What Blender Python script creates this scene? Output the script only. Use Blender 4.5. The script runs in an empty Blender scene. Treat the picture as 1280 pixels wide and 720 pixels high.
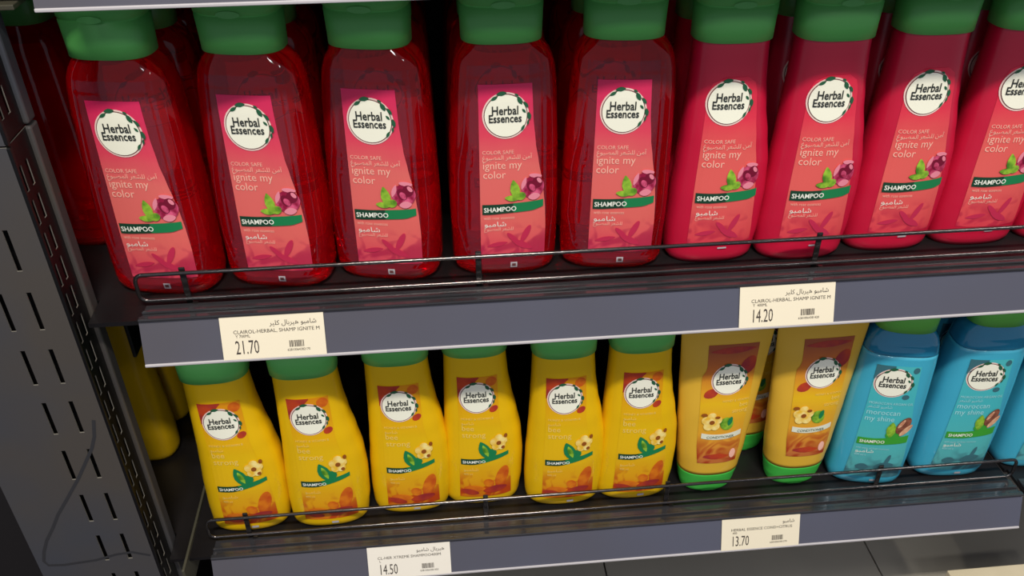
import bpy, bmesh, math, random
from mathutils import Vector, Matrix
random.seed(4)
S = bpy.context.scene
C = S.collection

# ------------------------------------------------------------------ camera
cam_d = bpy.data.cameras.new('camera'); cam = bpy.data.objects.new('camera', cam_d); C.objects.link(cam)
cam_d.sensor_width = 36; cam_d.lens = 36 * 1100 / 1280; cam_d.clip_start = .01
r_ = Vector((0.99557176, -0.0938546, -0.00530911)); d_ = Vector((-0.05747074, -0.56298869, -0.82446398)); f_ = Vector((0.07439077, 0.82111817, -0.56588953))
m = Matrix((r_, -d_, -f_)).transposed().to_4x4(); m.translation = Vector((0.09341835, -0.5545985, 0.4354007))
cam.matrix_world = m
S.camera = cam
# ------------------------------------------------------------------ light
S.view_settings.view_transform = 'Standard'; S.view_settings.look = 'None'
S.view_settings.exposure = 0.0; S.view_settings.gamma = 1; S.view_settings.use_curve_mapping = False
w = bpy.data.worlds.new('store_air'); S.world = w; w.use_nodes = True
w.node_tree.nodes['Background'].inputs[0].default_value = (.80, .84, 1, 1)
w.node_tree.nodes['Background'].inputs[1].default_value = .32
def area(name, loc, size, energy, col, target):
    l = bpy.data.lights.new(name, 'AREA'); l.shape = 'RECTANGLE'; l.size, l.size_y = size; l.energy = energy; l.color = col
    o = bpy.data.objects.new(name, l); C.objects.link(o); o.location = loc
    o.rotation_euler = (Vector(target) - Vector(loc)).to_track_quat('-Z', 'Y').to_euler(); return o
area('ceiling_lamp', (.14, -1.45, 2.50), (.80, .12), 76, (1, .93, .80), (.14, 0, 0))
area('ceiling_lamp', (2.3, -1.45, 2.50), (.80, .14), 18, (1, .95, .86), (.3, 0, 0))
area('ceiling_lamp', (-2.0, -1.45, 2.60), (.80, .14), 14, (.94, .96, 1), (-.1, 0, 0))
for gx in (-.95, .42, .62, 1.9):
    area('far_spot', (gx, -3.0, 2.3), (.14, .26), 4.5, (1, .97, .92), (.2, 0, .1))

# ------------------------------------------------------------------ materials
def lin(c): return tuple(((x/255)/12.92 if x/255 <= .04045 else (((x/255)+.055)/1.055)**2.4) for x in c)
def mat(name, rgb, rough=.5, metal=0, **k):
    m = bpy.data.materials.new(name); m.use_nodes = True; n = m.node_tree; b = n.nodes['Principled BSDF']
    b.inputs['Base Color'].default_value = (*lin(rgb), 1); b.inputs['Roughness'].default_value = rough; b.inputs['Metallic'].default_value = metal
    for a, v in k.items(): b.inputs[a.replace('_', ' ')].default_value = v
    return m
def noise_bump(m, scale, strength, dist=.001, stretch=None):
    n = m.node_tree; b = n.nodes['Principled BSDF']; tc = n.nodes.new('ShaderNodeTexCoord'); nz = n.nodes.new('ShaderNodeTexNoise')
    nz.inputs['Scale'].default_value = scale; bp = n.nodes.new('ShaderNodeBump'); bp.inputs['Strength'].default_value = strength; bp.inputs['Distance'].default_value = dist
    n.links.new(tc.outputs['Object'], nz.inputs['Vector']); n.links.new(nz.outputs['Fac'], bp.inputs['Height']); n.links.new(bp.outputs[0], b.inputs['Normal']); return m
def mottle(m, a, bcol, scale, rough=None):
    n = m.node_tree; b = n.nodes['Principled BSDF']; tc = n.nodes.new('ShaderNodeTexCoord'); nz = n.nodes.new('ShaderNodeTexNoise'); nz.inputs['Scale'].default_value = scale
    nz.inputs['Detail'].default_value = 3
    r = n.nodes.new('ShaderNodeValToRGB'); r.color_ramp.elements[0].position = .35; r.color_ramp.elements[1].position = .65
    r.color_ramp.elements[0].color = (*lin(a), 1); r.color_ramp.elements[1].color = (*lin(bcol), 1)
    n.links.new(tc.outputs['Object'], nz.inputs['Vector']); n.links.new(nz.outputs['Fac'], r.inputs[0]); n.links.new(r.outputs[0], b.inputs['Base Color'])
    if rough:
        mr = n.nodes.new('ShaderNodeMapRange'); mr.inputs[3].default_value = rough[0]; mr.inputs[4].default_value = rough[1]
        n.links.new(nz.outputs['Fac'], mr.inputs[0]); n.links.new(mr.outputs[0], b.inputs['Roughness'])
    return m
def print_mat(name, stops, scale, dark, amount, zlo, zhi, rough=.38, sheen=None):
    """printed artwork: colour bands by height in the label's own space plus soft petal blotches between zlo and zhi"""
    m = mat(name, (200, 80, 90), rough); n = m.node_tree; L = n.links; b = n.nodes['Principled BSDF']
    tc = n.nodes.new('ShaderNodeTexCoord'); sp = n.nodes.new('ShaderNodeSeparateXYZ'); L.new(tc.outputs['Object'], sp.inputs[0])
    mr = n.nodes.new('ShaderNodeMapRange'); mr.inputs[1].default_value = 0; mr.inputs[2].default_value = .2; L.new(sp.outputs['Z'], mr.inputs[0])
    nz0 = n.nodes.new('ShaderNodeTexNoise'); nz0.inputs['Scale'].default_value = 25; L.new(tc.outputs['Object'], nz0.inputs['Vector'])
    ma = n.nodes.new('ShaderNodeMath'); ma.operation = 'MULTIPLY_ADD'; ma.inputs[1].default_value = .12; L.new(nz0.outputs['Fac'], ma.inputs[0]); L.new(mr.outputs[0], ma.inputs[2])
    r = n.nodes.new('ShaderNodeValToRGB'); els = r.color_ramp.elements
    while len(els) > 1: els.remove(els[-1])
    els[0].position = stops[0][0] / .2 + .06; els[0].color = (*lin(stops[0][1]), 1)
    for z, c in stops[1:]:
        e = els.new(min(1, z / .2 + .06)); e.color = (*lin(c), 1)
    L.new(ma.outputs[0], r.inputs[0])
    nz = n.nodes.new('ShaderNodeTexNoise'); nz.inputs['Scale'].default_value = scale; nz.inputs['Detail'].default_value = 1.5; nz.inputs['Distortion'].default_value = 1.2
    L.new(tc.outputs['Object'], nz.inputs['Vector'])
    st = n.nodes.new('ShaderNodeMapRange'); st.interpolation_type = 'SMOOTHSTEP'; st.inputs[1].default_value = .45; st.inputs[2].default_value = .62; L.new(nz.outputs['Fac'], st.inputs[0])
    zr = n.nodes.new('ShaderNodeMapRange'); zr.interpolation_type = 'SMOOTHSTEP'; zr.inputs[1].default_value = zhi; zr.inputs[2].default_value = zlo; L.new(sp.outputs['Z'], zr.inputs[0])
    mu = n.nodes.new('ShaderNodeMath'); mu.operation = 'MULTIPLY'; L.new(st.outputs[0], mu.inputs[0]); L.new(zr.outputs[0], mu.inputs[1])
    mu2 = n.nodes.new('ShaderNodeMath'); mu2.operation = 'MULTIPLY'; mu2.inputs[1].default_value = amount; L.new(mu.outputs[0], mu2.inputs[0])
    mx = n.nodes.new('ShaderNodeMix'); mx.data_type = 'RGBA'; L.new(mu2.outputs[0], mx.inputs[0]); L.new(r.outputs[0], mx.inputs[6]); mx.inputs[7].default_value = (*lin(dark), 1)
    L.new(mx.outputs[2], b.inputs['Base Color']); return m

M = {}
M['cap'] = noise_bump(mat('green_cap_plastic', (98, 190, 96), .38), 900, .08)
M['cap_lime'] = noise_bump(mat('bright_green_cap_plastic', (104, 190, 78), .38), 900, .08)
M['tube_cap'] = noise_bump(mat('tube_cap_green', (70, 196, 76), .35), 900, .08)
M['red_opaque'] = mat('red_opaque_plastic', (202, 22, 60), .33, Coat_Weight=.25, Coat_Roughness=.12)
M['yellow'] = mat('yellow_opaque_plastic', (236, 190, 10), .34, Coat_Weight=.2, Coat_Roughness=.15)
M['tube'] = mat('golden_tube_plastic', (224, 178, 56), .36, Coat_Weight=.2, Coat_Roughness=.2)
M['red_clear'] = mat('red_clear_plastic', (246, 0, 22), .04, Transmission_Weight=.82, IOR=1.33, Coat_Weight=.35, Coat_Roughness=.04)
M['liquid'] = mat('red_liquid', (225, 0, 18), .2)
M['blue'] = mat('blue_milky_shampoo', (66, 176, 208), .3, Coat_Weight=.8, Coat_Roughness=.05)
M['blue_clear'] = mat('blue_clear_plastic', (44, 146, 190), .06, Transmission_Weight=.25, IOR=1.3, Coat_Weight=1, Coat_Roughness=.04)
M['cream'] = mat('cream_badge_ink', (250, 250, 232), .45)
M['ring'] = mat('pink_white_ring_ink', (244, 214, 206), .45)
M['line'] = mat('dark_outline_ink', (110, 60, 60), .5)
M['dark_text'] = mat('dark_green_black_ink', (44, 48, 46), .5)
M['leaf_dark'] = mat('dark_green_leaf_ink', (36, 92, 62), .45)
M['leaf_lime'] = mottle(mat('lime_leaf_ink', (120, 180, 50), .45), (70, 130, 30), (160, 205, 60), 140)
M['band'] = mat('green_band_ink', (26, 128, 76), .42)
M['band_dark'] = mat('dark_green_band_ink', (20, 66, 46), .42)
M['band_blue'] = mat('leaf_green_band_ink', (60, 160, 50), .42)
M['band_white'] = mat('white_band_ink', (226, 228, 208), .42)
M['pale_pink_text'] = mat('pale_pink_ink', (250, 190, 172), .45)
M['white_text'] = mat('white_ink', (240, 244, 232), .45)
M['pale_yellow_text'] = mat('pale_yellow_ink', (240, 212, 110), .45)
M['pale_blue_text'] = mat('pale_blue_ink', (170, 226, 232), .45)
M['petal_light'] = mat('pale_pink_petal_ink', (236, 140, 160), .4)
M['petal'] = mottle(mat('crimson_petal_ink', (196, 40, 90), .4), (150, 20, 62), (226, 92, 134), 170)
M['petal_deep'] = mat('deep_crimson_petal_ink', (120, 14, 48), .4)
M['lily_shadow'] = mat('rose_shadow_ink', (200, 44, 82), .42)
M['flower_yellow'] = mottle(mat('yellow_blossom_ink', (246, 212, 90), .4), (240, 190, 50), (252, 232, 150), 160)
M['flower_brown'] = mat('brown_blossom_ink', (150, 82, 24), .4)
M['nut'] = mottle(mat('brown_nut_ink', (122, 70, 50), .4), (92, 48, 36), (150, 92, 70), 200)
M['nut_pale'] = mottle(mat('pale_nut_ink', (226, 168, 130), .4), (196, 130, 100), (240, 196, 156), 200)
M['maroon'] = mottle(mat('maroon_corner_ink', (170, 50, 40), .42), (150, 40, 48), (190, 66, 30), 60)
M['orange'] = mottle(mat('orange_corner_ink', (226, 110, 20), .42), (196, 70, 20), (236, 140, 24), 60)
M['teal_dark'] = mat('dark_teal_ink', (60, 110, 122), .42)
M['silver'] = mat('silver_square_ink', (196, 190, 196), .35)
M['lab_red'] = print_mat('coral_label_print', [(.012, (210, 60, 94)), (.03, (230, 86, 96)), (.05, (232, 106, 100)), (.1, (228, 108, 104)), (.125, (226, 70, 94)), (.165, (214, 34, 92))], 55, (176, 22, 72), .75, .03, .055)
M['lab_redo'] = print_mat('coral_label_print_opaque', [(.012, (222, 52, 78)), (.03, (230, 80, 86)), (.06, (232, 98, 94)), (.1, (230, 96, 92)), (.13, (226, 54, 78)), (.165, (222, 40, 72))], 55, (184, 24, 66), .7, .03, .055)
M['lab_yel'] = print_mat('golden_label_print', [(.012, (214, 104, 20)), (.03, (230, 160, 18)), (.06, (234, 186, 20)), (.1, (234, 190, 14)), (.125, (232, 176, 12)), (.165, (226, 146, 18))], 62, (190, 56, 18), .9, .02, .06)
M['lab_tube'] = print_mat('amber_label_print', [(.045, (196, 112, 56)), (.07, (222, 154, 50)), (.1, (228, 172, 40)), (.118, (230, 184, 24)), (.135, (226, 160, 36)), (.158, (204, 112, 44)), (.178, (160, 80, 44))], 50, (166, 44, 18), .9, .06, .085)
M['lab_blue'] = print_mat('teal_label_print', [(.012, (88, 168, 176)), (.05, (84, 186, 188)), (.1, (70, 186, 196)), (.15, (76, 188, 196))], 55, (56, 96, 110), .9, .02, .05)
fm = mat('sheen_label_film', (116, 78, 100), .25); fm.node_tree.nodes['Principled BSDF'].inputs['Alpha'].default_value = .20; M['film'] = fm  # clear film; its reflected purplish sheen is put into the colour
M['steel'] = mottle(noise_bump(mat('charcoal_powder_coat', (64, 66, 74), .42, .2), 1500, .06), (84, 79, 75), (72, 75, 84), 6, (.36, .46))
M['black_steel'] = noise_bump(mat('black_powder_coat', (16, 15, 16), .36, .2), 1200, .08)
M['deck'] = mottle(noise_bump(mat('dark_shelf_paint', (28, 26, 28), .35, .2), 900, .06), (24, 22, 24), (34, 32, 34), 8)
M['base_deck'] = mottle(noise_bump(mat('grey_base_shelf_paint', (160, 154, 144), .5), 900, .06), (182, 176, 164), (196, 190, 178), 5)
M['bare_steel'] = mat('bare_slot_edge', (150, 146, 138), .4, .4)
M['dark'] = mat('dark_back_panel', (30, 27, 28), .6)
M['rail'] = mottle(mat('slate_price_rail', (84, 86, 104), .3, 0, Coat_Weight=.5, Coat_Roughness=.1), (82, 80, 88), (84, 86, 102), 3)
M['rail_edge'] = mat('pale_rail_edge', (196, 192, 196), .2, Coat_Weight=.6)
M['rail_top'] = mat('dark_rail_top', (56, 56, 60), .2, .3, Coat_Weight=.8, Coat_Roughness=.08)
M['wire'] = mat('black_nickel_wire', (92, 88, 88), .15, .9)
M['tag'] = noise_bump(mat('cream_paper', (236, 226, 202), .6), 300, .05)
M['tag_white'] = noise_bump(mat('white_paper', (238, 232, 220), .6), 300, .05)
M['ink'] = mat('printer_ink', (62, 54, 50), .7)
M['bracket'] = mat('beige_bracket_paint', (84, 82, 70), .4, .3)
M['carton'] = mottle(mat('cream_carton', (222, 210, 180), .6), (214, 202, 172), (230, 218, 190), 12)
M['floor'] = mottle(mat('dark_floor_tile', (52, 48, 56), .35), (46, 42, 50), (58, 54, 62), 3)
M['grout'] = mat('floor_grout', (26, 24, 28), .8)
M['cable_shade'] = mat('painted_cable_shade', (44, 44, 48), .7)

# ------------------------------------------------------------------ helpers
def link(name, me, parent=None):
    o = bpy.data.objects.new(name, me); C.objects.link(o)
    if parent: o.parent = parent
    return o
def mesh(name, v, f, mats, parent=None, mi=None, smooth=False):
    me = bpy.data.meshes.new(name); me.from_pydata(v, [], f)
    for q in (mats if isinstance(mats, list) else [mats]): me.materials.append(M[q])
    if mi: me.polygons.foreach_set('material_index', mi)
    if smooth: me.polygons.foreach_set('use_smooth', [True] * len(f))
    me.update(); return link(name, me, parent)
def tag(o, label=None, cat=None, group=None, kind=None):
    for k, v in (('label', label), ('category', cat), ('group', group), ('kind', kind)):
        if v: o[k] = v
    return o
def empty(name, loc, label=None, cat=None, group=None):
    o = link(name, None); o.location = loc; o.empty_display_size = .02; return tag(o, label, cat, group)
def boxes(name, bl, mats, parent=None, bevel=0):
    """bl: list of (x0,x1,y0,y1,z0,z1[,mat index])"""
    V, F, mi = [], [], []
    for b in bl:
        x0, x1, y0, y1, z0, z1 = b[:6]; n = len(V)
        V += [(x0,y0,z0),(x1,y0,z0),(x1,y1,z0),(x0,y1,z0),(x0,y0,z1),(x1,y0,z1),(x1,y1,z1),(x0,y1,z1)]
        F += [tuple(n+i for i in q) for q in ((0,3,2,1),(4,5,6,7),(0,1,5,4),(1,2,6,5),(2,3,7,6),(3,0,4,7))]; mi += [b[6] if len(b) > 6 else 0] * 6
    o = mesh(name, V, F, mats, parent, mi)
    if bevel:
        bv = o.modifiers.new('bevel', 'BEVEL'); bv.width = bevel; bv.segments = 2
    return o
def interp(tab, z):
    if z <= tab[0][0]: return tab[0][1]
    for (a, x), (b, y) in zip(tab, tab[1:]):
        if z <= b:
            t = (z - a) / (b - a); t = t * t * (3 - 2 * t) * .5 + t * .5; return x + (y - x) * t
    return tab[-1][1]
class Shape:
    def __init__(s, L, R, D, H, n=2.7): s.L, s.R, s.D, s.H, s.n = L, R, D, H, n
    def c(s, z): return (interp(s.R, z) - interp(s.L, z)) / 2
    def a(s, z): return (interp(s.R, z) + interp(s.L, z)) / 2
    def d(s, z): return interp(s.D, z)
    def front(s, x, z):
        t = min(1, abs(x - s.c(z)) / s.a(z)); return -s.d(z) * max(0, 1 - t ** s.n) ** (1 / s.n)
    def body(s, name, m, parent, z0, z1, rings=44, seg=56, inset=0.0):
        V, F = [], []
        zs = [z0 + (z1 - z0) * i / rings for i in range(rings + 1)]
        for z in zs:
            a, c, d = s.a(z) - inset, s.c(z), s.d(z) - inset
            for k in range(seg):
                t = 2 * math.pi * k / seg; ct, st = math.cos(t), math.sin(t); e = 2 / s.n
                V.append((c + a * math.copysign(abs(ct) ** e, ct), d * math.copysign(abs(st) ** e, st), z))
        for i in range(rings):
            for k in range(seg):
                k2 = (k + 1) % seg; F.append((i*seg+k, i*seg+k2, (i+1)*seg+k2, (i+1)*seg+k))
        F.append(tuple(range(seg - 1, -1, -1))); F.append(tuple(rings * seg + k for k in range(seg)))
        return mesh(name, V, F, m, parent, None, True)
class Decal:
    """flat printed shapes laid on a bottle's front, several inks in one mesh"""
    def __init__(s, shp): s.shp, s.V, s.F, s.mi, s.mats = shp, [], [], [], []
    def m(s, name):
        if name not in s.mats: s.mats.append(name)
        return s.mats.index(name)
    def pt(s, x, z, e): s.V.append((x, s.shp.front(x, z) - e, z)); return len(s.V) - 1
    def grid(s, fl, fr, z0, z1, e, mname, nx=10, nz=20):
        n = len(s.V); k = s.m(mname)
        for j in range(nz + 1):
            z = z0 + (z1 - z0) * j / nz; a, b = fl(z), fr(z)
            for i in range(nx + 1): s.pt(a + (b - a) * i / nx, z, e)
        for j in range(nz):
            for i in range(nx):
                q = n + j * (nx + 1) + i; s.F.append((q, q + 1, q + nx + 2, q + nx + 1)); s.mi.append(k)
    def disc(s, cx, cz, rx, rz, e, mname, rot=0, seg=28, rings=3, taper=0, inner=0):
        n = len(s.V); k = s.m(mname); cr, sr = math.cos(rot), math.sin(rot)
        for j in range(rings + 1):
            f = inner + (1 - inner) * j / rings
            for i in range(seg):
                t = 2 * math.pi * i / seg; u, v = rx * f * math.cos(t), rz * f * math.sin(t)
                if taper: v *= (1 - abs(math.cos(t)) ** 2 * taper)
                s.pt(cx + u * cr - v * sr, cz + u * sr + v * cr, e)
        for j in range(rings):
            for i in range(seg):
                i2 = (i + 1) % seg; s.F.append((n+j*seg+i, n+j*seg+i2, n+(j+1)*seg+i2, n+(j+1)*seg+i)); s.mi.append(k)
    def strip(s, f0, f1, x0, x1, e, mname, nx=12):
        n = len(s.V); k = s.m(mname)
        for i in range(nx + 1):
            x = x0 + (x1 - x0) * i / nx; s.pt(x, f0(x), e); s.pt(x, f1(x), e)
        for i in range(nx): s.F.append((n+2*i, n+2*i+2, n+2*i+3, n+2*i+1)); s.mi.append(k)
    def text(s, body, x, z, size, e, mname, sx=1.0, align='LEFT', shear=0, rot=0, bold=0):
        vs, fs = text_geo(body, size, sx, align, shear, bold); n = len(s.V); k = s.m(mname); cr, sr = math.cos(rot), math.sin(rot)
        for a, b in vs: s.pt(x + a * cr - b * sr, z + a * sr + b * cr, e)
        for f in fs: s.F.append(tuple(n + i for i in f)); s.mi.append(k)
    def build(s, name, parent):
        return mesh(name, s.V, s.F, s.mats, parent, s.mi)
_tc = {}
def text_geo(body, size, sx=1, align='LEFT', shear=0, bold=0):
    key = (body, size, sx, align, shear, bold)
    if key in _tc: return _tc[key]
    cu = bpy.data.curves.new('lettering', 'FONT'); cu.body = body; cu.size = size; cu.align_x = align; cu.shear = shear; cu.resolution_u = 2; cu.offset = bold
    o = bpy.data.objects.new('lettering', cu); C.objects.link(o)
    bpy.context.view_layer.update()
    me = o.to_mesh(); vs = [(v.co.x * sx, v.co.y) for v in me.vertices]; fs = [tuple(p.vertices) for p in me.polygons]
    o.to_mesh_clear(); bpy.data.objects.remove(o); bpy.data.curves.remove(cu)
    _tc[key] = (vs, fs); return vs, fs
# tiny arabic shaper: letter -> isolated form code point, dual joining?
AR = {'ا': (0xFE8D, 0), 'آ': (0xFE81, 0), 'ب': (0xFE8F, 1), 'ش': (0xFEB5, 1), 'ص': (0xFEB9, 1), 'ع': (0xFEC9, 1), 'غ': (0xFECD, 1), 'ك': (0xFED9, 1), 'ل': (0xFEDD, 1),
      'م': (0xFEE1, 1), 'ن': (0xFEE5, 1), 'ه': (0xFEE9, 1), 'و': (0xFEED, 0), 'ي': (0xFEF1, 1), 'ر': (0xFEAD, 0)}
def arabic(t):
    out = []
    for i, ch in enumerate(t):
        if ch not in AR: out.append(ch); continue
        base, dual = AR[ch]; prev = i > 0 and t[i-1] in AR and AR[t[i-1]][1]; nxt = dual and i + 1 < len(t) and t[i+1] in AR
        out.append(chr(base + (3 if prev and nxt else 1 if prev else 2 if nxt else 0)))
    return ''.join(reversed(out))
def tube_mesh(name, pts, rad, m, parent=None, seg=8, closed=False):
    V, F = [], []; n = len(pts); P = [Vector(p) for p in pts]
    for i, p in enumerate(P):
        a = P[(i - 1) % n] if closed or i else P[0]; b = P[(i + 1) % n] if closed or i < n - 1 else P[-1]
        t = (b - a).normalized(); u = t.cross(Vector((0, 1, 0))); u = u.normalized() if u.length > .1 else t.cross(Vector((0, 0, 1))).normalized(); v = t.cross(u)
        for k in range(seg):
            q = 2 * math.pi * k / seg; V.append(tuple(p + u * rad * math.cos(q) + v * rad * math.sin(q)))
    for i in range(n if closed else n - 1):
        j = (i + 1) % n
        for k in range(seg):
            k2 = (k + 1) % seg; F.append((i*seg+k, i*seg+k2, j*seg+k2, j*seg+k))
    if not closed: F += [tuple(range(seg)), tuple((n - 1) * seg + k for k in range(seg - 1, -1, -1))]
    return mesh(name, V, F, m, parent, None, True)

# ------------------------------------------------------------------ gondola structure
YL, ZL = .0120, .0347           # price rail: bottom edge at (0,0), top edge at (YL,ZL)
LV = {'top': .2756, 'upper': 0.0, 'lower': -.28}
X0, X1 = -.143, .664
floor_root = tag(link('floor', bpy.data.meshes.new('floor')), kind='structure')
fl = boxes('floor_bed', [(-3, 4, -3, 3, -1.24, -1.186)], 'grout', floor_root); fl['kind'] = 'structure'
tile_me = None
for i in range(-3, 4):
    for j in range(-3, 4):
        if tile_me is None:
            t = boxes('tile', [(-.298, .298, -.298, .298, -.006, 0)], 'floor', floor_root); tile_me = t.data
        else: t = link('tile', tile_me, floor_root)
        t.location = (i * .6, j * .6, -1.18)
floor_root.hide_render = False
bk = empty('back_panel', (0, .44, -1.18), 'dark steel back panel standing behind all the shelves', 'panel')
boxes('panel_sheet', [(-1.3, 2.2, 0, .012, .0, 1.9)], 'dark', bk)
for i, x in enumerate((-.24, .70)):
    boxes('panel_joint', [(x - .02, x + .02, -.012, 0, 0, 1.9)], 'black_steel', bk)

def slot_plate(name, us, vs, holes, to3, thick, m, parent):
    """sheet with real slots cut out. holes: (u0,u1,v0,v1)"""
    U = sorted(set([round(q, 5) for q in us] + [round(q, 5) for h in holes for q in h[:2]])); W = sorted(set([round(q, 5) for q in vs] + [round(q, 5) for h in holes for q in h[2:]]))
    V = [to3(u, v) for v in W for u in U]; F = []; nu = len(U)
    for j in range(len(W) - 1):
        for i in range(nu - 1):
            cu, cv = (U[i] + U[i+1]) / 2, (W[j] + W[j+1]) / 2
            if any(h[0] < cu < h[1] and h[2] < cv < h[3] for h in holes): continue
            F.append((j*nu+i, j*nu+i+1, (j+1)*nu+i+1, (j+1)*nu+i))
    o = mesh(name, V, F, [m, 'bare_steel'], parent); s = o.modifiers.new('thickness', 'SOLIDIFY'); s.material_offset_rim = 1; s.thickness = thick; s.offset = -1 if thick > 0 else 1; return o
def upright(x_left, x_right, label, full=True):
    u = empty('slotted_upright', ((x_left + x_right) / 2, .02, -1.18), label, 'upright'); cx = (x_left + x_right) / 2
    Lx = lambda x: x - cx; Z = 1.18; Y = -.02
    fh = []
    for k in range(-5, 22):
        z = .0212 - k * .0524
        for sx in (.0205, .0410): fh.append((Lx(x_right - sx - .0022), Lx(x_right - sx + .0016), z - .034 + Z, z + Z))
    slot_plate('front_plate', [Lx(x_left), Lx(x_right)], [0, .187 + Z], [h for h in fh if h[3] < .187 + Z and h[2] > 0], lambda a, b: (a, Y, b), -.0012, 'steel', u)
    slot_plate('upper_front_plate', [Lx(x_left), Lx(x_right)], [.1885 + Z, .75 + Z], [h for h in fh if h[2] > .19 + Z and h[3] < .75 + Z], lambda a, b: (a, Y, b), -.0012, 'steel', u)
    for zz0, zz1, nm in ((-1.18, .187, 'side_channel'), (.1885, .75, 'upper_side_channel')):
        sh = []
        for k in range(-20, 44):
            z = .1649 + .0045 - k * .0263
            if z - .019 > zz0 and z < zz1:
                for y in (.0068, .0178): sh.append((y + Y, y + .0042 + Y, z - .019 + Z, z + Z))
        slot_plate(nm, [.0022 + Y, .036 + Y], [zz0 + Z, zz1 + Z], sh, lambda a, b: (Lx(x_right), a, b), .0008, 'black_steel', u)
        boxes('rounded_flange', [(Lx(x_right) - .002, Lx(x_right) + .0035, .034 + Y, .0475 + Y, zz0 + Z, zz1 + Z)], 'steel', u, .0018)
        boxes('front_lip', [(Lx(x_right) - .001, Lx(x_right) + .0022, .0 + Y, .0035 + Y, zz0 + Z, zz1 + Z)], 'black_steel', u, .0008)
    boxes('inner_core', [(Lx(x_left) + .003, Lx(x_right) - .012, .016 + Y, .046 + Y, 0, 1.93), (Lx(x_left), Lx(x_left) + .002, .002 + Y, .046 + Y, 0, 1.93)], 'dark', u)
    return u
dv = empty('light_blocker', (-.300, .25, -1.18), 'added dark panel blocking light behind the slotted upright', 'panel')  # panel added to keep light from the left off the dim bottles
boxes('blocker_sheet', [(-.0015, .0015, -.19, .18, 0, 1.9)], 'black_steel', dv, .0005)
boxes('blocker_hem', [(-.0035, .0035, -.196, -.19, 0, 1.9)], 'black_steel', dv, .0008)
up = upright(-.2899, -.1876, 'wide charcoal steel upright with rows of slots left of the shelves')
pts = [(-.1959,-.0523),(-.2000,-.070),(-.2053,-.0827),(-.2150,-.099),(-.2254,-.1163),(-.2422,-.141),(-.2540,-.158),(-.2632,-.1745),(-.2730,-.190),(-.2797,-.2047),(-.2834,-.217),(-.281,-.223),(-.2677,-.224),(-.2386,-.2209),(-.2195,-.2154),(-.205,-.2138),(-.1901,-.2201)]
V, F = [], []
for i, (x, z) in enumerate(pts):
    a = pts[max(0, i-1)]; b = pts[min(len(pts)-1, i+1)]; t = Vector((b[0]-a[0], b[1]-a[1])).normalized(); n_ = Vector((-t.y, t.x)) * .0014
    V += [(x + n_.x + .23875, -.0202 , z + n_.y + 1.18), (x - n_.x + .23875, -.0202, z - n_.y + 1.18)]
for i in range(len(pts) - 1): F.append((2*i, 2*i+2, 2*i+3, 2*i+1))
mesh('painted_shade_line', V, F, 'cable_shade', up)  # dark strip painting a cable shadow/reflection onto the front plate

def shelf(level, x0, x1, label, deck_left=None, cut=.012):
    z = LV[level]; s = empty('steel_shelf', ((x0 + x1) / 2, .2, z), label, 'shelf'); cx = (x0 + x1) / 2; Y = -.2
    a, b = x0 - cx, x1 - cx; dl = (deck_left - cx) if deck_left is not None else a - .02
    boxes('deck', [(a, b, .014 + Y, .05 + Y, .0262, .030), (dl, b, .05 + Y, .42 + Y, .0262, .030), (-.1835 - cx if level != 'x' and x0 < 0 else a - .001, a, .018 + Y, .05 + Y, .0262, .030), (a + .02, b - .02, .05 + Y, .054 + Y, .004, .0262), (a + .02, b - .02, .40 + Y, .404 + Y, .004, .0262)], 'deck', s)  # third box: deck strip added at the left end to block light
    # price rail: tilted slab
    V, F = [], []
    prof = [(0, 0), (YL, ZL), (YL + .003, ZL), (.004, .0005)]
    for x in (a, b):
        for y, zz in prof: V.append((x, y + Y, zz))
    F = [(0,1,5,4)[::-1], (1,2,6,5)[::-1], (2,3,7,6)[::-1], (3,0,4,7)[::-1], (0,1,2,3)[::-1], (4,5,6,7)]
    mesh('price_rail', V, F, 'rail', s)
    boxes('rail_edge', [(a, b, -.0012 + Y, .0032 + Y, -.0015, .0008)], 'rail_edge', s, .0006)
    boxes('rail_ridge', [(a, b, YL - .0022 + Y, YL + .003 + Y, ZL - .001, ZL + .0018)], 'rail_top', s, .0009)
    boxes('rail_top', [(a, b, YL + .003 + Y, .0345 + Y, ZL - .0045, ZL - .0016), (a, b, .0215 + Y, .0245 + Y, ZL - .0016, ZL + .0006)], 'rail_top', s, .0008)
    bx_ = [(a - .004, a, .016 + Y, .40 + Y, -.004, .0262)]
    return s, cx, Y
s_top, _, _ = shelf('top', X0, X1, 'topmost steel shelf, only its slate front rail showing at the top edge', -.295)
s_up, ucx, _ = shelf('upper', X0, X1, 'middle steel shelf with slate rail carrying the red bottles', -.295)
s_lo, lcx, _ = shelf('lower', X0, X1, 'lower steel shelf with slate rail carrying yellow and blue products', -.295)
for nm, cx in (('lower', lcx),):
    boxes('side_flange', [(-.168 - cx, -.1655 - cx, .0 - .2, .2, .0, .034)], 'bracket', s_lo, .0006)
boxes('bracket_arm', [(-.183 - ucx, -.168 - ucx, .030 - .2, .2, -.0085, -.005), (-.183 - ucx, -.181 - ucx, .030 - .2, .2, -.005, .026)], 'bracket', s_top, .0006)
for s_ in (s_up,):
    boxes('bracket_arm', [(-.172 - ucx, -.169 - ucx, .05 - .2, .2, -.03, .0262)], 'black_steel', s_, .0006)
for lev in ('lower', 'upper'):
    s_, cx, _ = shelf(lev, .6725, 1.45, {'lower': 'neighbouring steel shelf starting at the lower right corner', 'upper': 'neighbouring steel shelf right of the middle shelf'}[lev], .668)
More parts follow.
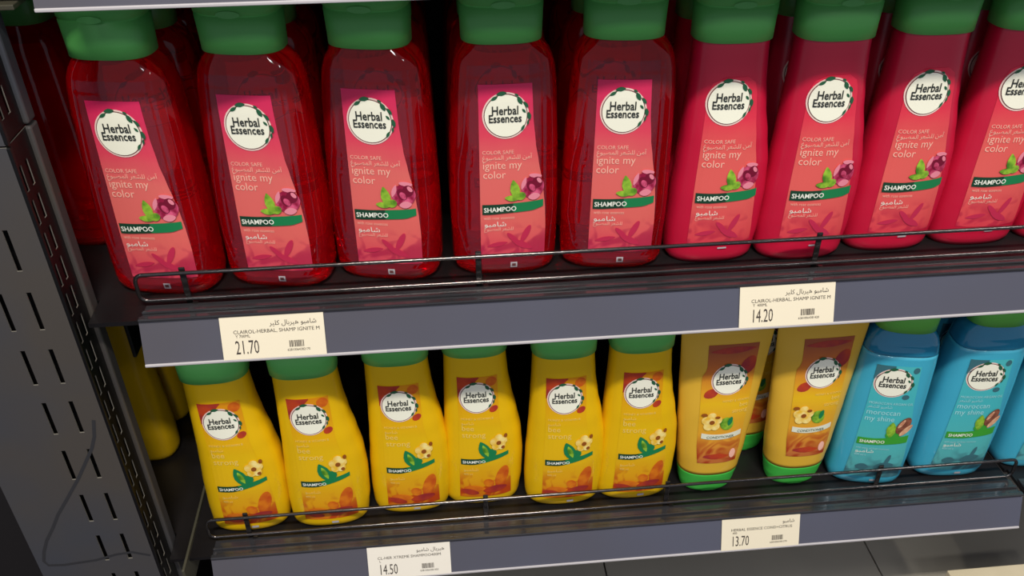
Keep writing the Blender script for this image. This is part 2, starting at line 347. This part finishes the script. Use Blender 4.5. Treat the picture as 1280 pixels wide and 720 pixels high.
# base deck under the lower shelf, three sheets
bs = empty('base_shelf', (.3, .2, -.56), 'flat grey base shelf of butted steel sheets below the lower shelf', 'shelf')
for i, (a, b) in enumerate(((-.155, -.0795), (-.0775, .2805), (.2825, .6395), (.6415, 1.3))):
    boxes('deck_sheet', [(a - .3, b - .3, -.19, .22, 0, .03)], 'base_deck', bs, .001)
boxes('base_rail', [(-.455, 1.0, -.2, -.19, -.01, .034)], 'rail', bs, .001)
ct = empty('cream_carton', (.745, .047, -.53), 'plain cream carton lying on the base shelf at the lower right corner', 'box')
boxes('carton_body', [(-.055, .085, -.045, .045, 0, .059)], 'carton', ct, .001)
boxes('carton_flap', [(-.055, .085, -.045, 0, .0592, .0602)], 'carton', ct)

# ------------------------------------------------------------------ wire guards
def guard(level, xa, xb, posts, label, ends=(True, True)):
    z = LV[level]; g = empty('wire_guard', (xa, .0357, z + .030), label, 'shelf guard', 'wire guards along the shelf fronts')
    zt, zb, r = .0305, .0065, .0105
    P = lambda x, zz: (x - xa, 0, zz)
    loop = []
    def arc(cx, cz, a0, a1):
        for k in range(6):
            t = math.radians(a0 + (a1 - a0) * k / 5); loop.append(P(cx + r * math.cos(t), cz + r * math.sin(t)))
    r = .006
    arc(xa + r, zt - r, 180, 90); 
    for k in range(1, 12): loop.append(P(xa + (xb - xa) * k / 12, zt))
    arc(xb - r, zt - r, 90, 0); arc(xb - r, zb + r, 0, -90)
    for k in range(11, 0, -1): loop.append(P(xa + (xb - xa) * k / 12, zb))
    arc(xa + r, zb + r, 270, 180)
    tube_mesh('wire_loop', loop, .00165, 'wire', g, 10, True)
    for x in posts:
        boxes('upright_tab', [(x - xa - .0024, x - xa + .0024, .0012, .0030, -.0005, zt + .004)], 'wire', g, .0006)
        boxes('mounting_clip', [(x - xa + .003, x - xa + .0075, -.0035, .002, .0003, .0035)], 'wire', g, .0006)
    return g
guard('upper', -.1463, .664, [-.1101, .1203, .4005, .62], 'black wire guard in front of the red bottles')
guard('lower', -.1477, .664, [-.1105, .1198, .3009, .52], 'black wire guard in front of the yellow and blue products')

# ------------------------------------------------------------------ price tickets
tilt = -math.atan2(YL, ZL); LEN = math.hypot(YL, ZL)
def ticket(x, level, price, name, sub, ar, label, m='tag', w=.0795, skew=0):
    o = empty('price_ticket', (x, -.0009, LV[level]), label, 'price tag', 'price tickets in the shelf rails'); o.rotation_euler = (tilt, skew, 0)
    boxes('ticket_card', [(0, w, -.0004, .0002, .0009, LEN - .0006)], m, o)
    class Flat:
        def front(s, x, z): return -.0005
    d = Decal(Flat()); H = LEN
    d.text(price, .0098, .0052, .0160, .0001, 'ink', .52, 'LEFT', 0, .0001)
    d.build('price_figures', o)
    d = Decal(Flat())
    d.text(name, .0095, .0218, .0042, .0001, 'ink', .99, 'LEFT', 0, .00008); d.text(sub, .011, .0186, .0034, .0001, 'ink', .9)
    d.text(ar, .074, .0275, .0054, .0001, 'ink', .95, 'RIGHT')
    d.build('ticket_lettering', o)
    d = Decal(Flat()); x = .0515; random.seed(int(float(price) * 10))
    while x < .0625:
        q = random.choice((.0003, .0005, .0007)); d.strip(lambda u: .0088, lambda u: .0142, x, x + q, .0001, 'ink', 1); x += q + random.choice((.0003, .0005))
    d.text('6281006438' + price.replace('.', ''), .0495, .0056, .0028, .0001, 'ink', .9)
    d.build('barcode', o); return o
A1 = arabic('شامبو هيربال كلير'); A2 = arabic('هيربال شامبو')
ticket(-.0826, 'upper', '21.70', 'CLAIROL-HERBAL, SHAMP IGNITE M', 'Y 700ML', A1, 'cream price ticket reading 21.70, at the left end above the yellow bottles')
ticket(.3292, 'upper', '14.20', 'CLAIROL-HERBAL, SHAMP IGNITE M', 'Y  400ML', A1, 'cream price ticket reading 14.20, right half, above the conditioner tubes')
ticket(.0031, 'lower', '14.50', 'CL-HER XTREME SHAMPOO400M', 'L', A2, 'whiter price ticket reading 14.50, cut by the bottom edge of the picture', 'tag_white')
ticket(.3514, 'lower', '13.70', 'HERBAL ESSENCE COND+CITRUS', '400', A2[:5], 'cream price ticket reading 13.70, below the right conditioner tube')

# ------------------------------------------------------------------ products
k = .001
def T(*a): return [(z * k, x * k) for z, x in a]
OP = Shape(T((0,34),(4,37),(10,38),(30,38.5),(60,37.5),(87,35.5),(110,34),(135,33),(160,32),(180,31.5),(190,31),(194,29)),
           T((0,34),(4,37),(10,38),(30,40.5),(60,41.5),(87,40),(110,36),(135,31),(160,27.5),(180,26),(190,25.5),(194,24)),
           T((0,19),(4,22),(10,23),(60,23.5),(110,22),(150,19.5),(180,18.5),(190,18),(194,17)), .194, 2.5)
CL = Shape(T((0,36),(4,41),(12,43),(60,43.5),(110,42),(150,39.5),(166,38),(176,36.5),(184,33.5),(190,29.5),(194,26),(197,23)),
           T((0,36),(4,41),(12,43),(60,44),(110,43),(150,41.5),(166,40.5),(176,39),(184,36),(190,31.5),(194,27),(197,23)),
           T((0,21),(4,24),(12,25.5),(60,26),(110,25),(150,24),(170,23),(180,21.5),(188,19),(194,17),(197,16)), .197, 3.2)
BL = Shape([(z, x * .885) for z, x in CL.L], [(z, x * .9) for z, x in CL.R], [(z, x * .93) for z, x in CL.D], .197, 3.0)
TB = Shape(T((0,29),(.1,29),(30,31),(58,34),(100,37.5),(150,41),(200,44),(214,45)), T((0,29),(30,31),(58,34),(100,37.5),(150,41),(200,44),(214,45)),
           T((0,19),(22,21),(50,21),(100,17),(150,11),(195,3.5),(203,1.5),(214,1.2)), .214, 2.3)

def badge(d, cx, cz, rx, rz, small=1.0):
    d.disc(cx, cz, rx, rz, .0008, 'ring', seg=40); d.disc(cx, cz, rx * .935, rz * .935, .0010, 'line', seg=40); d.disc(cx, cz, rx * .90, rz * .90, .0012, 'cream', seg=40)
    for ang, r1, l, wd, tw in ((100, .97, .22, .10, 8), (122, .90, .17, .075, 30), (47, .88, .20, .10, -62), (28, .98, .17, .07, -55), (14, .80, .12, .055, -50), (-2, 1.0, .18, .09, -80), (-36, .90, .15, .06, 60), (62, 1.0, .10, .05, -30), (-18, 1.0, .12, .05, 80)):
        t = math.radians(ang); d.disc(cx + rx * r1 * math.cos(t), cz + rz * r1 * math.sin(t), rx * l, rx * wd, .0015, 'leaf_dark', math.radians(tw), 12, 1, .5)
    d.disc(cx, cz, rx * .86, rz * .86, .0014, 'leaf_dark', seg=40, rings=1, inner=.985) if False else None
    s = rx / .0175
    d.text('Herbal', cx - .0005, cz + .0012 * s, .0095 * s, .0016, 'dark_text', .78, 'CENTER', 0, 0, .00018)
    d.text('Essences', cx - .0005, cz - .0048 * s, .0088 * s, .0016, 'dark_text', .80, 'CENTER', 0, 0, .00018)

def parts_front(shp, kind, root):
    F = {}
    if kind in ('clear', 'opaque'):
        if kind == 'clear':
            R = T((12,31.5),(22,31.8),(45,32.2),(62,31.6),(75,30.4),(88,28.5),(103,26),(118,23.6),(140,21.6),(166,20.6)); Lf = T((12,-20.5),(166,-19.2)); z0, z1 = .0185, .1655; lm = 'lab_red'; ox = 0
        else:
            R = T((15,30),(30,29.5),(55,28),(72,26.5),(90,24.5),(110,21.5),(130,19),(150,17),(160,14),(164,6)); Lf = T((15,-24),(60,-23.5),(110,-22),(150,-21),(159,-18),(164,-8)); z0, z1 = .0205, .163; lm = 'lab_redo'; ox = -.0035
            # colour carries over the bottle itself: only a soft edge separates label and body
        fR = lambda z: interp(R, z); fL = lambda z: interp(Lf, z)
        d = Decal(shp); d.grid(fL, fR, z0, z1, .0004, lm, 10, 30); lab = d.build('front_label', root)
        if kind == 'clear':
            FR = T((12,30),(20,36),(60,38.5),(110,37.5),(150,36.5),(180,35.5)); FL = T((12,-24),(25,-34),(50,-38),(90,-36.5),(130,-31),(180,-26.5))
            d = Decal(shp); d.grid(lambda z: interp(FL, z), lambda z: interp(FR, z), .006, .179, .0001, 'film', 12, 30); d.build('label_film', root)
        d = Decal(shp); badge(d, .0008 + ox - (.002 if kind == 'opaque' else 0), .1415 + (.002 if kind == 'opaque' else 0), .0175, .0182); d.build('badge', lab)
        d = Decal(shp); a = -.0175 + ox * .8
        d.text('COLOR SAFE', a, .1108, .0044, .0008, 'pale_pink_text', .95); d.text(arabic('آمن للشعر المصبوغ'), a, .1062, .0052, .0008, 'pale_pink_text', .95)
        d.text('ignite my', a, .0985, .0092, .0008, 'pale_pink_text', .90); d.text('color', a, .0905, .0092, .0008, 'pale_pink_text', .90)
        d.text('with rose essences', a, .0545, .0040, .0008, 'pale_pink_text', .8); d.text(arabic('شامبو'), a, .0480, .0062, .0008, 'white_text', 1.2); d.text(arabic('للشعر المصبوغ'), a, .0442, .0042, .0008, 'pale_pink_text', .95)
        d.build('slogan_lettering', lab)
        d = Decal(shp); b0 = lambda x: .0592 + max(0, x + .012) * .06 + max(0, x - .022) * .25; b1 = lambda x: .0680 + max(0, x + .005) * .05
        xl, xr = -.0185 + ox, .0300 + ox * .6
        d.strip(b0, b1, xl, .006 + ox, .0010, 'band_dark', 10); d.strip(b0, b1, .006 + ox, xr, .0010, 'band', 10)
        d.text('SHAMPOO', xl + .0012, .0614, .0058, .0014, 'white_text', .93, 'LEFT', 0, .03, .00012); d.build('name_band', lab)
        d = Decal(shp); cx, cz = .0215 + ox * .8, .0835
        d.disc(cx, cz - .002, .0090, .0095, .0012, 'petal', 0, 20, 3); d.disc(cx + .001, cz - .0100, .0048, .0030, .0013, 'petal_light', .1, 16, 2, .3); d.disc(cx - .0072, cz + .0020, .0056, .0018, .0014, 'petal_light', 1.25, 14, 2, .6)
        d.disc(cx + .002, cz + .0078, .0052, .0018, .0014, 'petal_light', -.2, 14, 2); d.disc(cx + .0035, cz + .002, .0042, .0048, .0015, 'petal_deep', .2, 14, 2); d.disc(cx + .005, cz + .0035, .0015, .0028, .0017, 'petal_light', .6, 12, 2); d.disc(cx - .0012, cz - .0010, .0035, .0052, .0014, 'petal_deep', .5, 14, 2); d.disc(cx - .0005, cz - .002, .0022, .0035, .0016, 'petal', .5, 14, 2)
        d.build('peony_print', lab)
        d = Decal(shp); d.disc(cx - .0140, cz - .0035, .0090, .0038, .0012, 'leaf_lime', 1.75, 16, 2, .6); d.disc(cx - .0165, cz - .0105, .0058, .0026, .0013, 'leaf_lime', -.1, 14, 2, .4); d.disc(cx - .0095, cz - .009, .004, .0034, .0012, 'leaf_lime', .5, 14, 2); d.build('leaf_print', lab)
        d = Decal(shp); d.disc(.016 + ox, .040, .0026, .0085, .0008, 'lily_shadow', -.45, 16, 2, .0); d.disc(.006 + ox, .036, .0022, .0075, .0008, 'lily_shadow', .75, 16, 2); d.disc(.013 + ox, .030, .0095, .0030, .0008, 'lily_shadow', -.5, 16, 2, .4); d.disc(-.007 + ox, .031, .0085, .0022, .0007, 'lily_shadow', .2, 16, 2, .4); d.build('petal_shadow_print', lab)
        d = Decal(shp)
        if kind == 'clear': d.grid(lambda z: .0035, lambda z: .0090, .0080, .0135, .0010, 'silver', 2, 2); d.grid(lambda z: .0047, lambda z: .0078, .0095, .0123, .0013, 'line', 2, 2); d.build('square_mark', lab)
        else: d.grid(lambda z: .0015, lambda z: .0090, .0155, .0170, .0010, 'silver', 2, 1); d.build('square_mark', lab)
    elif kind == 'yellow':
        R = T((10,28),(40,28),(60,26.5),(80,23.5),(100,20),(120,17.5),(166,16.5)); Lf = T((10,-23),(60,-22),(110,-20.5),(166,-20.5)); fR = lambda z: interp(R, z); fL = lambda z: interp(Lf, z)
        d = Decal(shp); d.grid(fL, fR, .014, .166, .0004, 'lab_yel', 10, 30); lab = d.build('front_label', root)
        d = Decal(shp); d.strip(lambda x: .1655 - max(0, .000 - x) * 1.15 + .0002, lambda x: .166, -.0205, -.0005, .0006, 'maroon', 8); d.disc(.0108, .1600, .0052, .0052, .0006, 'orange', 0, 16, 2); d.disc(.0125, .128, .0045, .0035, .0006, 'maroon', .6, 12, 2); d.build('corner_print', lab)
        d = Decal(shp); badge(d, -.0030, .1425, .0165, .0180); d.build('badge', lab)
        d = Decal(shp); a = -.0185
        d.text('HONEY & VITAMIN B', a, .1165, .0036, .0008, 'pale_yellow_text', .9); d.text(arabic('شامبو'), a, .1108, .0050, .0008, 'pale_yellow_text', 1); d.text('bee', a, .1030, .0092, .0008, 'pale_yellow_text', .9); d.text('strong', a, .0945, .0092, .0008, 'pale_yellow_text', .95)
        d.text(arabic('شامبو'), a, .0510, .0056, .0008, 'pale_yellow_text', 1.1); d.text('400 ml', a, .0455, .0036, .0008, 'pale_yellow_text', .9); d.build('slogan_lettering', lab)
        d = Decal(shp); b0 = lambda x: .0600 + max(0, x + .008) ** 1.3 * .75; b1 = lambda x: .0672 + max(0, x + .004) ** 1.2 * .45
        d.strip(b0, b1, -.0205, -.001, .0010, 'band_dark', 10); d.strip(b0, b1, -.001, .0258, .0010, 'band', 10); d.text('SHAMPOO', -.0190, .0618, .0050, .0014, 'white_text', .93, 'LEFT', 0, .02, .0001); d.build('name_band', lab)
        d = Decal(shp); cx, cz = .0165, .0865
        for q in range(5):
            t = math.radians(90 + 72 * q); d.disc(cx + .0046 * math.cos(t), cz + .0056 * math.sin(t), .0040, .0046, .0012 + q * .00008, 'flower_yellow', 0, 14, 2)
        d.disc(cx, cz, .0024, .0026, .0018, 'flower_brown', 0, 12, 2); d.disc(cx + .004, cz - .0062, .0018, .002, .0018, 'flower_brown', 0, 10, 2); d.disc(cx + .0068, cz + .0076, .0018, .0026, .0018, 'flower_brown', 0, 10, 2); d.build('blossom_print', lab)
        d = Decal(shp); d.disc(.0030, .0775, .0125, .0058, .0011, 'band', 1.9, 16, 2, .6); d.disc(.0075, .0735, .0070, .0056, .0010, 'band', .3, 16, 2); d.disc(.0036, .0775, .0080, .0026, .0014, 'leaf_lime', 1.9, 12, 2, .6); d.build('leaf_print', lab)
        d = Decal(shp); d.disc(.019, .040, .0062, .0150, .0007, 'orange', -.25, 18, 2); d.disc(.006, .033, .0050, .0060, .0007, 'orange', .6, 14, 2); d.disc(-.008, .026, .0110, .0042, .0007, 'orange', -.1, 16, 2, .3); d.disc(.012, .024, .012, .0050, .0009, 'maroon', .15, 16, 2, .3); d.disc(-.013, .0215, .0095, .0040, .0008, 'maroon', -.25, 16, 2, .3); d.build('petal_print', lab)
        d = Decal(shp); d.grid(lambda z: .0020, lambda z: .0085, .0075, .0108, .0008, 'silver', 2, 1); d.build('square_mark', lab)
    elif kind == 'blue':
        R = T((10,31),(40,31),(60,29),(90,26),(120,22),(160,19)); Lf = T((10,-24),(60,-22),(110,-21),(160,-21)); fR = lambda z: interp(R, z); fL = lambda z: interp(Lf, z)
        d = Decal(shp); d.grid(fL, fR, .014, .158, .0006, 'lab_blue', 10, 30); lab = d.build('front_label', root)
        d = Decal(shp); d.strip(lambda x: .1575 - max(0, -.002 - x) * .9, lambda x: .158, -.021, -.004, .0008, 'teal_dark', 8); d.disc(.0155, .1535, .0030, .0036, .0008, 'teal_dark', 0, 14, 2); d.disc(.0125, .1215, .0035, .003, .0008, 'teal_dark', 0, 14, 2); d.build('corner_print', lab)
        d = Decal(shp); badge(d, -.0025, .1380, .0178, .0172); d.build('badge', lab)
        d = Decal(shp); a = -.0195
        d.text('MOROCCAN ARGAN OIL', a, .1115, .0042, .0010, 'pale_blue_text', .86); d.text(arabic('شامبو للشعر'), a, .1068, .0048, .0010, 'pale_blue_text', .95); d.text('moroccan', a, .0985, .0090, .0010, 'pale_blue_text', .88); d.text('my shine', a, .0905, .0090, .0010, 'pale_blue_text', .88)
        d.text('with argan oil from morocco', a, .0530, .0034, .0010, 'pale_blue_text', .8); d.text(arabic('شامبو'), a, .0480, .0062, .0010, 'white_text', 1.2); d.text('400 ml e', a, .0435, .0036, .0010, 'pale_blue_text', .9); d.build('slogan_lettering', lab)
        d = Decal(shp); b0 = lambda x: .0595 + max(0, x + .002) * .12; b1 = lambda x: .0680 + max(0, x + .004) ** 1.1 * .20
        d.strip(b0, b1, -.0205, .0275, .0012, 'band_blue', 14); d.text('SHAMPOO', -.0185, .0618, .0054, .0016, 'white_text', .93, 'LEFT', 0, .02, .0001); d.build('name_band', lab)
        d = Decal(shp); d.disc(.0085, .0800, .0100, .0048, .0013, 'leaf_lime', 1.6, 16, 2, .6); d.disc(.0120, .0740, .0080, .0055, .0012, 'band_blue', .2, 16, 2); d.build('leaf_print', lab)
        d = Decal(shp); d.disc(.0190, .0860, .0060, .0110, .0016, 'nut', -.35, 18, 2); d.disc(.0225, .0800, .0030, .0085, .0018, 'nut_pale', -.65, 16, 2, 0); d.disc(.0165, .0885, .0018, .0060, .0018, 'nut_pale', -.45, 14, 2); d.build('argan_nut_print', lab)
        d = Decal(shp); d.disc(.012, .030, .0100, .0055, .0009, 'teal_dark', .2, 14, 2, .4); d.disc(.014, .038, .0022, .0085, .0009, 'teal_dark', -.2, 14, 2); d.disc(-.009, .028, .0065, .0045, .0009, 'teal_dark', 0, 14, 2, .3); d.build('petal_shadow_print', lab)
        d = Decal(shp); d.grid(lambda z: .0030, lambda z: .0092, .0075, .0108, .0010, 'silver', 2, 1); d.build('square_mark', lab)
    elif kind == 'tube':
        R = T((40,21),(70,24),(150,28),(195,31)); Lf = T((40,-17),(70,-20),(150,-22),(158,-18),(195,-18)); fR = lambda z: interp(R, z); fL = lambda z: interp(Lf, z)
        d = Decal(shp); d.grid(fL, fR, .046, .183, .0005, 'lab_tube', 10, 30); lab = d.build('front_label', root)
        d = Decal(shp); d.disc(.006, .177, .0220, .0034, .0007, 'maroon', .05, 18, 2, .5); d.disc(.021, .160, .0070, .0110, .0007, 'maroon', -.5, 16, 2, .2); d.disc(-.012, .131, .0075, .0050, .0007, 'maroon', .5, 14, 2, .2); d.build('petal_print', lab)
        d = Decal(shp); badge(d, .0040, .1460, .0172, .0172); d.build('badge', lab)
        d = Decal(shp); d.text('HONEY & VITAMIN', .026, .1210, .0034, .0010, 'pale_yellow_text', .9, 'RIGHT'); d.text('bee', .0255, .1145, .0066, .0010, 'pale_yellow_text', .9, 'RIGHT'); d.text('strong', .0255, .1080, .0066, .0010, 'pale_yellow_text', .9, 'RIGHT'); d.build('slogan_lettering', lab)
        d = Decal(shp); b0 = lambda x: .0765 + (x ** 2) * 6; b1 = lambda x: .0828 + (x ** 2) * 6
        d.strip(b0, b1, -.0170, .0225, .0010, 'band_white', 12); d.text('CONDITIONER', -.0120, .0782, .0042, .0013, 'band_dark', .95); d.build('name_band', lab)
        d = Decal(shp); cx, cz = -.0085, .0985
        for q in range(5):
            t = math.radians(20 + 72 * q); d.disc(cx + .0056 * math.cos(t), cz + .0062 * math.sin(t), .0046, .0050, .0012 + q * .00008, 'flower_yellow', 0, 14, 2)
        d.disc(cx, cz, .0026, .0026, .0019, 'flower_brown', 0, 12, 2); d.disc(cx + .005, cz + .006, .0026, .0016, .0019, 'flower_brown', 0, 12, 2); d.disc(cx - .008, cz + .009, .003, .002, .0019, 'flower_brown', 0, 12, 2); d.build('blossom_print', lab)
        d = Decal(shp); d.disc(.0065, .0955, .0066, .0080, .0011, 'leaf_lime', .3, 16, 2); d.disc(.0095, .0985, .0022, .0055, .0014, 'band', -.2, 12, 2); d.build('leaf_print', lab)
        d = Decal(shp); d.disc(.0165, .0570, .0032, .0060, .0009, 'pale_pink_text', 0, 14, 2); d.disc(.0, .055, .0130, .0035, .0008, 'maroon', 0, 16, 2, .4); d.build('seal_print', lab)
    return lab

def cap_for(kind, root):
    """flip-top cap: skirt, seam, lid and a recess in the lid's front edge"""
    if kind in ('opaque', 'yellow'): cx, hw, hd, z0, H, m = -.0030, .0300, .0200, .1885, .0440, 'cap'
    else: cx, hw, hd, z0, H, m = .0, .0298, .0205, .1935, .0440, 'cap'
    if kind == 'blue': m = 'cap_lime'; hw = .0280; hd = .0195
    prof = [(0, -.0010), (.0003, 0), (.010, .0002), (.0255, .0008), (.0262, -.0004), (.0272, -.0004), (.0279, .0010), (H - .006, .0016), (H - .002, .0008), (H, -.002)]
    V, F, seg = [], [], 56
    for z, o in prof:
        for q in range(seg):
            t = 2 * math.pi * q / seg; ct, st = math.cos(t), math.sin(t); e = 2 / 2.7
            V.append((cx + (hw + o) * math.copysign(abs(ct) ** e, ct), (hd + o) * math.copysign(abs(st) ** e, st), z0 + z))
    for i in range(len(prof) - 1):
        for q in range(seg):
            q2 = (q + 1) % seg; F.append((i*seg+q, i*seg+q2, (i+1)*seg+q2, (i+1)*seg+q))
    F.append(tuple(range(seg - 1, -1, -1))); F.append(tuple((len(prof) - 1) * seg + q for q in range(seg)))
    c = mesh('cap', V, F, m, root, None, True); c.data.polygons[-1].use_smooth = False
    d = Decal(type('S', (), {'front': staticmethod(lambda x, z: -(hd + .0012) * (1 - min(1, abs(x - cx) / (hw + .001)) ** 2.7) ** (1 / 2.7))})()); d.disc(cx, z0 + .0285, .0085, .0026, .0006, m, 0, 18, 2); d.build('thumb_tab', c)
    return c
def product(kind, name, cat):
    r = empty(name, (0, 0, 0)); r['category'] = cat
    if kind == 'opaque': OP.body('body', 'red_opaque', r, 0, .194); parts_front(OP, kind, r); cap_for(kind, r)
    if kind == 'yellow': OP.body('body', 'yellow', r, 0, .194); parts_front(OP, kind, r); cap_for(kind, r)
    if kind == 'clear': CL.body('body', 'red_clear', r, 0, .197); parts_front(CL, kind, r); cap_for(kind, r)
    if kind == 'blue':
        BL.body('liquid', 'blue', r, 0, .168); BL.body('clear_shoulder', 'blue_clear', r, .1681, .197, 16); parts_front(BL, kind, r); cap_for(kind, r)
    if kind == 'tube':
        TB.body('body', 'tube', r, .0288, .213); parts_front(TB, kind, r)
        Cp = Shape(T((0,23),(2,25),(5,26.5),(14,28.5),(29,30.8)), T((0,23),(2,25),(5,26.5),(14,28.5),(29,30.8)), T((0,14),(2,16),(5,17.5),(14,19),(29,20.8)), .0285, 2.3)
        cp = Cp.body('cap', 'tube_cap', r, 0, .0285, 16); d = Decal(Cp); d.disc(0, .0035, .0080, .0026, .0006, 'tube_cap', 0, 18, 2); d.build('thumb_notch', cp)
        boxes('crimp', [(-.045, .045, -.0014, .0014, .207, .216)], 'tube', r, .0006)
    return r
def copy_tree(o, parent=None):
    c = o.copy(); C.objects.link(c)
    if parent: c.parent = parent
    for ch in list(o.children): copy_tree(ch, c)
    return c
proto = {}
INFO = {'clear': ('clear_shampoo_bottle', 'bottle'), 'opaque': ('red_shampoo_bottle', 'bottle'), 'yellow': ('yellow_shampoo_bottle', 'bottle'), 'blue': ('blue_shampoo_bottle', 'bottle'), 'tube': ('conditioner_tube', 'tube')}
GRP = {'clear': 'clear red shampoo bottles on the middle shelf', 'opaque': 'opaque red shampoo bottles on the middle shelf', 'yellow': 'yellow shampoo bottles on the lower shelf', 'blue': 'blue shampoo bottles on the lower shelf', 'tube': 'yellow conditioner tubes on the lower shelf'}
used = set()
def put(kind, x, front, level, label, rz=0):
    if kind not in proto: proto[kind] = product(kind, *INFO[kind])
    o = proto[kind] if kind not in used else copy_tree(proto[kind]); used.add(kind)
    o.location = (x, front + {'clear': .0262, 'blue': .0246}.get(kind, .0238), LV[level] + .0302); o.rotation_euler = (0, 0, rz)
    o['label'] = label; o['group'] = GRP[kind]; return o
ORD = ['leftmost', 'second', 'third', 'fourth', 'rightmost']
CLX = [(-.1300, .0490, -.16), (-.0395, .0504, -.17), (.0490, .0518, -.20), (.1438, .0517, 0), (.2345, .0507, -.10)]
for i, (x, y, rz) in enumerate(CLX):
    put('clear', x, y, 'upper', ['clear red bottle at the far left of the front row, above the 21.70 ticket', 'second clear red bottle from the left in the front row, middle shelf', 'middle one of the five clear red bottles in the front row', 'fourth clear red bottle from the left in the front row, middle shelf', 'clear red bottle standing next to the opaque red bottles in the front row'][i], rz)
OPX = [(.3190, .0512, 0), (.3960, .0475, 0), (.4760, .0535, .01), (.5540, .0550, .01), (.6330, .0545, 0)]
for i, (x, y, rz) in enumerate(OPX):
    put('opaque', x, y, 'upper', ['leftmost opaque red bottle, beside the last clear one', 'second opaque red bottle from the left, behind the post of the wire guard', 'third opaque red bottle from the left in the front row', 'fourth opaque red bottle from the left, its badge cut by the right edge', 'opaque red bottle at the right edge, only its lower corner showing'][i], rz)
YX = [(-.1110, .0420, .03), (-.0335, .0405, .02), (.0470, .0500, 0), (.1185, .0545, 0), (.1995, .0450, 0), (.2715, .0460, 0)]
for i, (x, y, rz) in enumerate(YX):
    put('yellow', x, y, 'lower', ['leftmost yellow bottle in the front row of the lower shelf', 'second yellow bottle from the left in the front row, below the 21.70 ticket', 'third yellow bottle from the left in the front row', 'fourth yellow bottle from the left, behind a post of the wire guard', 'fifth yellow bottle from the left in the front row', 'sixth yellow bottle, standing beside the left conditioner tube'][i], rz)
TX = [(.3490, .0440), (.4400, .0445)]
for i, (x, y) in enumerate(TX): put('tube', x, y, 'lower', ['left yellow tube standing on its green cap beside the yellow bottles', 'right yellow tube standing on its green cap beside the blue bottle'][i])
BX = [(.5165, .0420, -.20), (.6050, .0430, -.07), (.6990, .0480, 0)]
for i, (x, y, rz) in enumerate(BX): put('blue', x, y, 'lower', ['left blue bottle with green cap beside the yellow tube', 'second blue bottle with green cap, whole in view behind the guard end', 'blue bottle cut off by the right edge of the picture'][i], rz)
# rows behind
CW = ['leftmost clear red bottle', 'second clear red bottle', 'middle clear red bottle', 'fourth clear red bottle', 'fifth clear red bottle']
for row in (1, 2, 3):
    rn = ['', 'second row', 'third row', 'fourth row'][row]
    for i, (x, y, rz) in enumerate(CLX): put('clear', x, .052 + row * .059, 'upper', 'clear red bottle in the %s, behind the %s' % (rn, ['leftmost one', 'second one from the left', 'middle clear one', 'fourth one from the left', 'last clear one of the front'][i]), 0)
for row in (1, 2):
    rn = ['', 'second row', 'third row'][row]
    for i, (x, y, rz) in enumerate(OPX): put('opaque', x + random.uniform(-.003, .003), .051 + row * .054, 'upper', 'opaque red bottle in the %s, behind the %s' % (rn, ['first opaque one', 'second opaque one', 'third opaque one', 'fourth opaque one', 'one at the right edge'][i]), rz)
for j, (x, y) in enumerate(((-.2280, .135), (-.2260, .195), (-.2260, .255))): put('clear', x, y, 'upper', ['dim clear red bottle nearest behind the slotted upright', 'dim clear red bottle, middle one deep behind the slotted upright', 'dim clear red bottle, farthest back behind the slotted upright'][j], 2.9)
for j, (x, y) in enumerate(((-.2420, .150), (-.2420, .210))): put('yellow', x, y, 'lower', ['dim yellow bottle nearest behind the slotted upright, lower shelf', 'dim yellow bottle farther back behind the slotted upright, lower shelf'][j], 2.9)
put('tube', .3990, .0960, 'lower', 'shaded yellow tube seen in the gap between the two front tubes')
for i, (x, y, rz) in enumerate(BX[:2]): put('blue', x, y + .058, 'lower', 'blue bottle in the second row, behind the %s' % ['left blue one', 'second blue one'][i])
